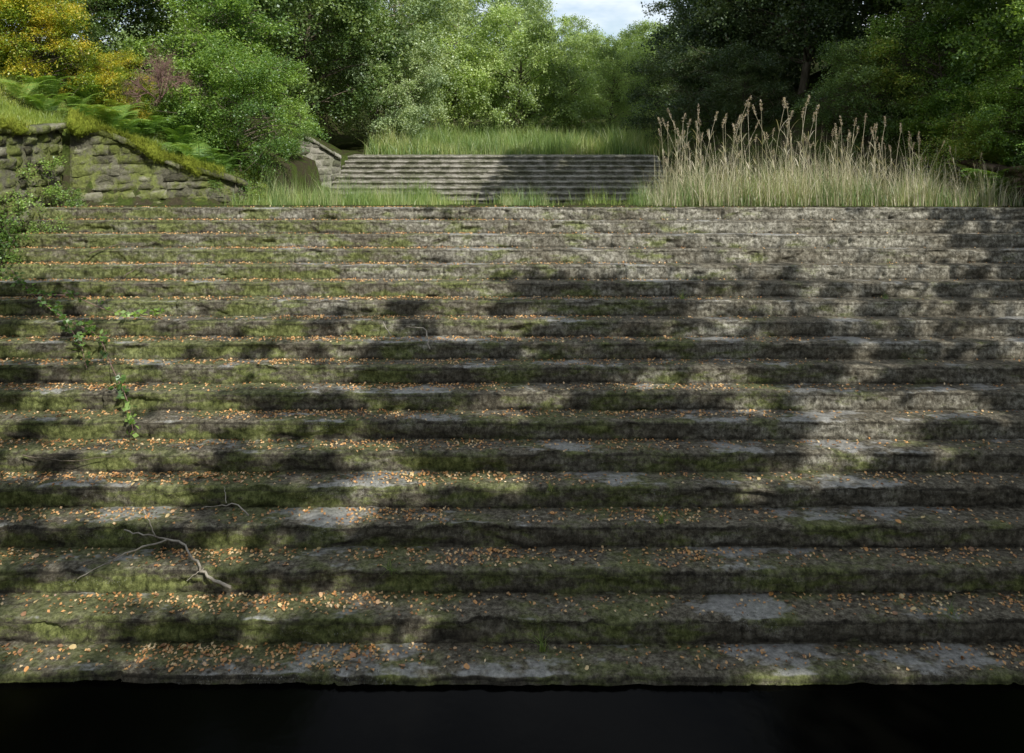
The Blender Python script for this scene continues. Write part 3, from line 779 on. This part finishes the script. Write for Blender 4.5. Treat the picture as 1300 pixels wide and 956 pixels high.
branch([([(-6.9, 10.0, 0.03), (-6.2, 9.9, 0.04), (-5.6, 10.0, 0.03)], 0.009)], 'thin dark twig lying on a step', 4, M_bark)
branch([([(-8.7, 14.6, 0.03), (-8.2, 14.9, 0.06), (-7.6, 14.8, 0.04)], 0.014), ([(-7.6, 13.9, 0.03), (-7.2, 14.3, 0.1)], 0.012)], 'thin grey stick lying on a step', 5, M_bark)

def bramble(paths, label, seed, dn=40):
    r = np.random.default_rng(seed); g = Geo(); gl = Geo()
    paths = [[(x*F_, y*F_, dz) for x, y, dz in pts] for pts in paths]; o = paths[0][0]
    base = np.array([o[0], o[1], lipz(o[1])])
    for pts in paths:
        C = np.array([(x, y, lipz(y)+dz) for x, y, dz in pts]); t = np.linspace(0, 1, len(C)); tt = np.linspace(0, 1, 40)
        F = np.stack([np.interp(tt, t, C[:, i]) for i in range(3)], 1)
        for _ in range(4): F[1:-1] = (F[:-2]+F[1:-1]+F[2:])/3
        F -= base
        tube(g, F, np.linspace(0.008, 0.004, 40), 5)
        L = np.linalg.norm(np.diff(F, axis=0), axis=1).sum(); n = max(1, int(dn*L/3))
        idx = r.integers(0, 40, n)
        for i_ in idx:
            nd = F[i_]+np.array([r.normal()*0.04, r.normal()*0.04, 0.04])
            v, q = leaf_geo(nd+r.normal(size=(3, 3))*0.02, 0.09, 0.07, r, up=0.7); gl.add(v, q)
    root = mk_obj('bramble', None, loc=base); tag(root, label, 'bramble', 'brambles trailing over the steps')
    mk_obj('stem', g.mesh('stem'), M_twig, root); mk_obj('leaves', gl.mesh('leaves'), M_leafN, root)
bramble([[(-9.6, 13.6, 0.3), (-8.8, 13.0, 0.25), (-7.9, 12.5, 0.15), (-7.1, 12.2, 0.12), (-6.5, 11.5, 0.1), (-5.9, 10.9, 0.06), (-5.5, 10.3, 0.06)],
         [(-8.9, 13.0, 0.25), (-8.0, 12.9, 0.3), (-7.0, 12.6, 0.15), (-6.2, 12.7, 0.1)],
         [(-7.9, 12.5, 0.15), (-7.3, 12.0, 0.1), (-6.9, 11.5, 0.08)]], 'trailing bramble with bright green leaves across steps', 1)
bramble([[(-10.4, 14.2, 0.5), (-9.9, 13.5, 0.3), (-9.5, 12.9, 0.1)], [(-10.4, 13.4, 0.6), (-9.9, 12.6, 0.25), (-9.5, 12.0, 0.1)]], 'bramble shoot hanging from the wall', 2, 60)
bramble([[(-7.0, 9.2, 0.2), (-6.7, 8.9, 0.15), (-6.5, 8.8, 0.08)]], 'small leafy bramble shoot at the step edge', 3)
r = np.random.default_rng(61)
for (x, y, s) in ((0.33, 7.55, 1.3), (1.85, 8.75, 1.3), (-1.4, 8.2, 0.9), (3.1, 12.9, 1.1), (4.8, 7.75, 0.9), (0.5, 9.2, 0.6), (-9.5, 15.8, 0.9), (-4.8, 15.9, 1.0), (6.8, 12.9, 0.7), (0.9, 16.0, 1.0), (2.6, 16.1, 1.1)):
    n = 34; P = np.stack([r.normal(size=n)*0.02, r.normal(size=n)*0.02, np.zeros(n)], 1)
    v, q = blades(P, r.uniform(0.08, 0.26, n)*s, 0.009, r, 0.7)
    k = min(17, int((y-Y0)/D))
    ob = mk_obj('grass_tuft', mk_mesh('grass_tuft', v, q), M_grass, loc=(x, y, Z0+H*(k+1)-0.05))
    tag(ob, 'small green grass tuft growing from a step', 'grass tuft', 'grass tufts on the steps')

# ------------------------------------------------------------------ sun, and unseen trees added around the viewpoint to shape the shade
Sv = np.array([0.45, -0.60, 0.66]); Sv /= np.linalg.norm(Sv)
LIT = [(4.3, 15.6, 6.0, 1.3, 1.0), (6.6, 12.8, 3.6, 1.5, .62), (-3.0, 14.9, 3.6, 1.2, 1), (3.6, 14.5, 5.5, .7, .9), (-9.1, 14.8, 1.4, 1.0, .8), (-.1, 12.7, 1.1, .4, 1),
       (-6.4, 11.7, 3.2, 1.3, .85), (-5.6, 10.3, 3.0, .7, .85), (-7.0, 13.3, 3.0, .8, .9), (2.5, 12.4, .8, .25, .8), (8.5, 14.5, 2.8, .8, .75),
       (-4.7, 12.9, 1.6, .7, .85), (-2.6, 13.7, 2.6, .6, .9), (-5, 11.5, 6.5, 4.5, .5)]
DRK = [(-7.7, 15.4, 1.4, .7), (1.6, 13.3, 1.9, .5), (-5.8, 14.1, .8, .25), (6.0, 8.5, 7.0, 1.15), (1.6, 10.2, 3.0, .4), (-0.4, 11.8, 1.5, .25), (-9.8, 13.4, 1.5, .45), (-8.6, 11.3, 1.2, .35), (-1.0, 9.2, 1.6, .25), (-7.0, 9.6, 1.0, .2), (3.8, 12.0, 1.8, .22), (9.5, 11.6, 2, .3), (-5.3, 8.75, 1.5, .12)]
LIT2 = [(-3.0, 12.25, .9, .42, 1), (-.1, 12.75, 1.0, .28, 1), (-3.2, 11.4, 1.0, .32, 1), (-2.4, 10.3, .9, .42, 1), (-.1, 11., 1.0, .32, 1), (2.9, 11.3, 1.6, .35, 1), (5.6, 10.95, 2.4, .38, 1), (5.1, 10.25, 1.2, .4, 1), (4.0, 9.75, 1.0, .25, .9),
        (-2.25, 9.25, .8, .34, 1), (-5.2, 9.3, 1.1, .36, 1), (-3.4, 8.8, .8, .3, 1), (-4.5, 8.25, 1.4, .3, 1), (-2.1, 8.25, .8, .3, 1), (-5.1, 7.8, 1.1, .26, 1), (-.3, 9.7, .9, .25, 1), (-0.8, 7.85, 1.2, .22, .8)]
def litness(X, Y):
    X = X/0.965; Y = np.where(Y < 16.3, Y/0.965, Y+1)
    l = np.zeros_like(X)
    wx = (fbm(X*1.6, Y*1.6, 2.0)-0.5)*1.4; wy = (fbm(X*1.6, Y*1.6, 8.0)-0.5)*0.7
    def pat(l, L):
        for cx, cy, rx, ry, a in L:
            d = ((X+wx*min(1, rx)-cx)/rx)**2+((Y+wy*min(1, ry*1.5)-cy)/ry)**2
            l = np.maximum(l, a*np.clip(2.6*(1.15-d), 0, 1))
        return l
    l = pat(l, LIT)
    n = fbm(X*1.2, Y*2.2, 4.0)
    l = np.maximum(l, 0.9*np.clip((n-0.56+np.clip(-X, -3, 8)*0.006)*10, 0, 1))
    for cx, cy, rx, ry in DRK:
        d = ((X+wx-cx)/rx)**2+((Y+wy-cy)/ry)**2
        l = l*np.clip((d-0.7)*2.5, 0.0, 1)
    l = pat(l, LIT2)
    l = np.clip((l+(fbm(X*3.2, Y*4.5, 1.0)-0.5)*1.4-0.36)*3.2, 0, 1)
    far = Y > 17.6
    lf = np.where((X > -12) & (X < 12.9), 1.0, np.where(X > 0, np.clip((fbm(X*0.8, Y*0.8, 5.0)-0.28)*8, 0, 1), 1.0))
    lf = np.where(X < -7, np.clip((fbm(X*0.9, Y*0.9)-0.33)*8, 0, 1), lf)
    lf = np.where((X > 7.5) & (Y > 24), np.clip((fbm(X*0.6, Y*0.6, 5.0)-0.46)*8, 0, 0.95), lf)
    lf = np.where((X > -0.6) & (X < 7.5) & (Y > 25.0) & (Y < 33), np.where(fbm(X*0.9, Y*0.9) > 0.68, 0.9, 0.0), lf)
    return np.where(far, lf, l)
def land(P):
    zt = np.full(len(P), 2.0)
    for _ in range(25):
        t = (P[:, 2]-zt)/Sv[2]
        Y = P[:, 1]-t*Sv[1]
        zn = np.clip((Y-Y0)*(H/D)+H+Z0-0.05, 0.3, 4.05)
        zt = 0.5*zt+0.5*zn
    t = (P[:, 2]-zt)/Sv[2]
    return P[:, 0]-t*Sv[0], P[:, 1]-t*Sv[1]
fr = np.random.default_rng(99)
def filt(off):  # thins the unseen crowns so sunlight lands in the listed patches
    def f(P):
        Q = P+off
        X, Y = land(Q)
        L = litness(X, Y)
        keep = fr.uniform(size=len(P)) > L*1.001
        vis = (Q[:, 1] > -0.5) & (np.abs(Q[:, 0]) < 0.8*Q[:, 1]+1.5) & (Q[:, 2] < 7.2+0.21*np.maximum(Q[:, 1], 0))
        return keep & ~vis
    return f
GO = 'unseen shade trees added around the steps'
for i, (x, y, cx, cy, cz, rx, rz, n) in enumerate([
        (15.5, 2.0, 11.5, 2.0, 13.5, 7.5, 4.0, 20000), (16.5, -6.0, 12.5, -5, 14.5, 8, 4.0, 28000), (5.0, -13.0, 6.5, -6.5, 14.0, 7.5, 3.5, 26000),
        (-7.0, -12.0, -2.5, -7.5, 13.0, 7.0, 4.0, 18000), (-13.0, 1.0, -6.0, 0.0, 11.5, 6.5, 2.6, 16000), (-13.5, -4.0, 2.5, 0.5, 11.5, 6.5, 2.2, 20000),
        (19.0, 9.5, 18.5, 9.0, 13.5, 7.0, 5.0, 17000), (27.0, 15.5, 26.0, 15.0, 14.5, 8.0, 6.0, 15000), (16.5, 19.0, 10.5, 18.6, 15.0, 5.5, 2.2, 24000)]):
    r = np.random.default_rng(500+i); zg = gz(x, y); off = np.array([x, y, zg])
    v, q, c, cs = crown_geo(r, (cx-x, cy-y, cz-zg), (rx, rx, rz), 110, n, 0.28, 0.20, 1.5, filt=filt(off), shell=0.1, up=1.2)
    root = mk_obj('unseen_shade_tree', None, loc=off); tag(root, 'unseen added tree with crown thinned to cast dappled shade on the steps', 'tree', GO)
    mk_obj('crown', mk_mesh('crown', v, q), M_canopy, root)
    g = Geo()
    top = np.array([(cx-x)*0.5, (cy-y)*0.5, cz-zg-0.5])
    tp = bent((0, 0, -0.4), top, r, 0.03, 12); tube(g, tp, np.linspace(0.42, 0.16, 12), 10)
    for k in range(0, 110, 14):
        j = r.integers(7, 12); tube(g, bent(tp[j], c[k], r, 0.05, 7, 0.05), np.linspace(0.06, 0.012, 7), 5)
    mk_obj('trunk', g.mesh('trunk', True), M_bark, root)

sun = bpy.data.lights.new('sun', 'SUN'); sun.energy = 5.0; sun.angle = math.radians(0.5); sun.color = (1, 0.96, 0.88)
so = bpy.data.objects.new('sun', sun); COL.objects.link(so)
so.rotation_euler = Vector(Sv).to_track_quat('Z', 'Y').to_euler(); so.location = (20, -20, 30)

world = bpy.data.worlds.new('World'); scene.world = world; world.use_nodes = True
nt = world.node_tree; nt.nodes.clear()
sky = N(nt, 'ShaderNodeTexSky', sky_type='NISHITA'); sky.sun_disc = False
sky.sun_elevation = math.asin(Sv[2]); sky.sun_rotation = math.atan2(Sv[0], Sv[1])
tc = N(nt, 'ShaderNodeTexCoord')
cl = noise(nt, 2.2, tc.outputs['Generated'], 6, 0.6, (1, 1, 2.5))
f = mth(nt, 'MULTIPLY', smooth01(nt, cl, 0.36, 0.6), 0.8)
c = mixc(nt, f, sky.outputs[0], (8.6, 8.9, 9.2))
bg = N(nt, 'ShaderNodeBackground'); bg.inputs[1].default_value = 0.14
nt.links.new(c, bg.inputs[0])
wo = N(nt, 'ShaderNodeOutputWorld'); nt.links.new(bg.outputs[0], wo.inputs[0])

cam = bpy.data.cameras.new('camera'); co = bpy.data.objects.new('camera', cam); COL.objects.link(co)
cam.sensor_width = 36; cam.lens = 36*900/1300; cam.shift_y = -328/1300; cam.clip_end = 2000; cam.clip_start = 0.1
co.location = (0, 0, 6.03); co.rotation_euler = (math.radians(90), 0, 0)
scene.camera = co
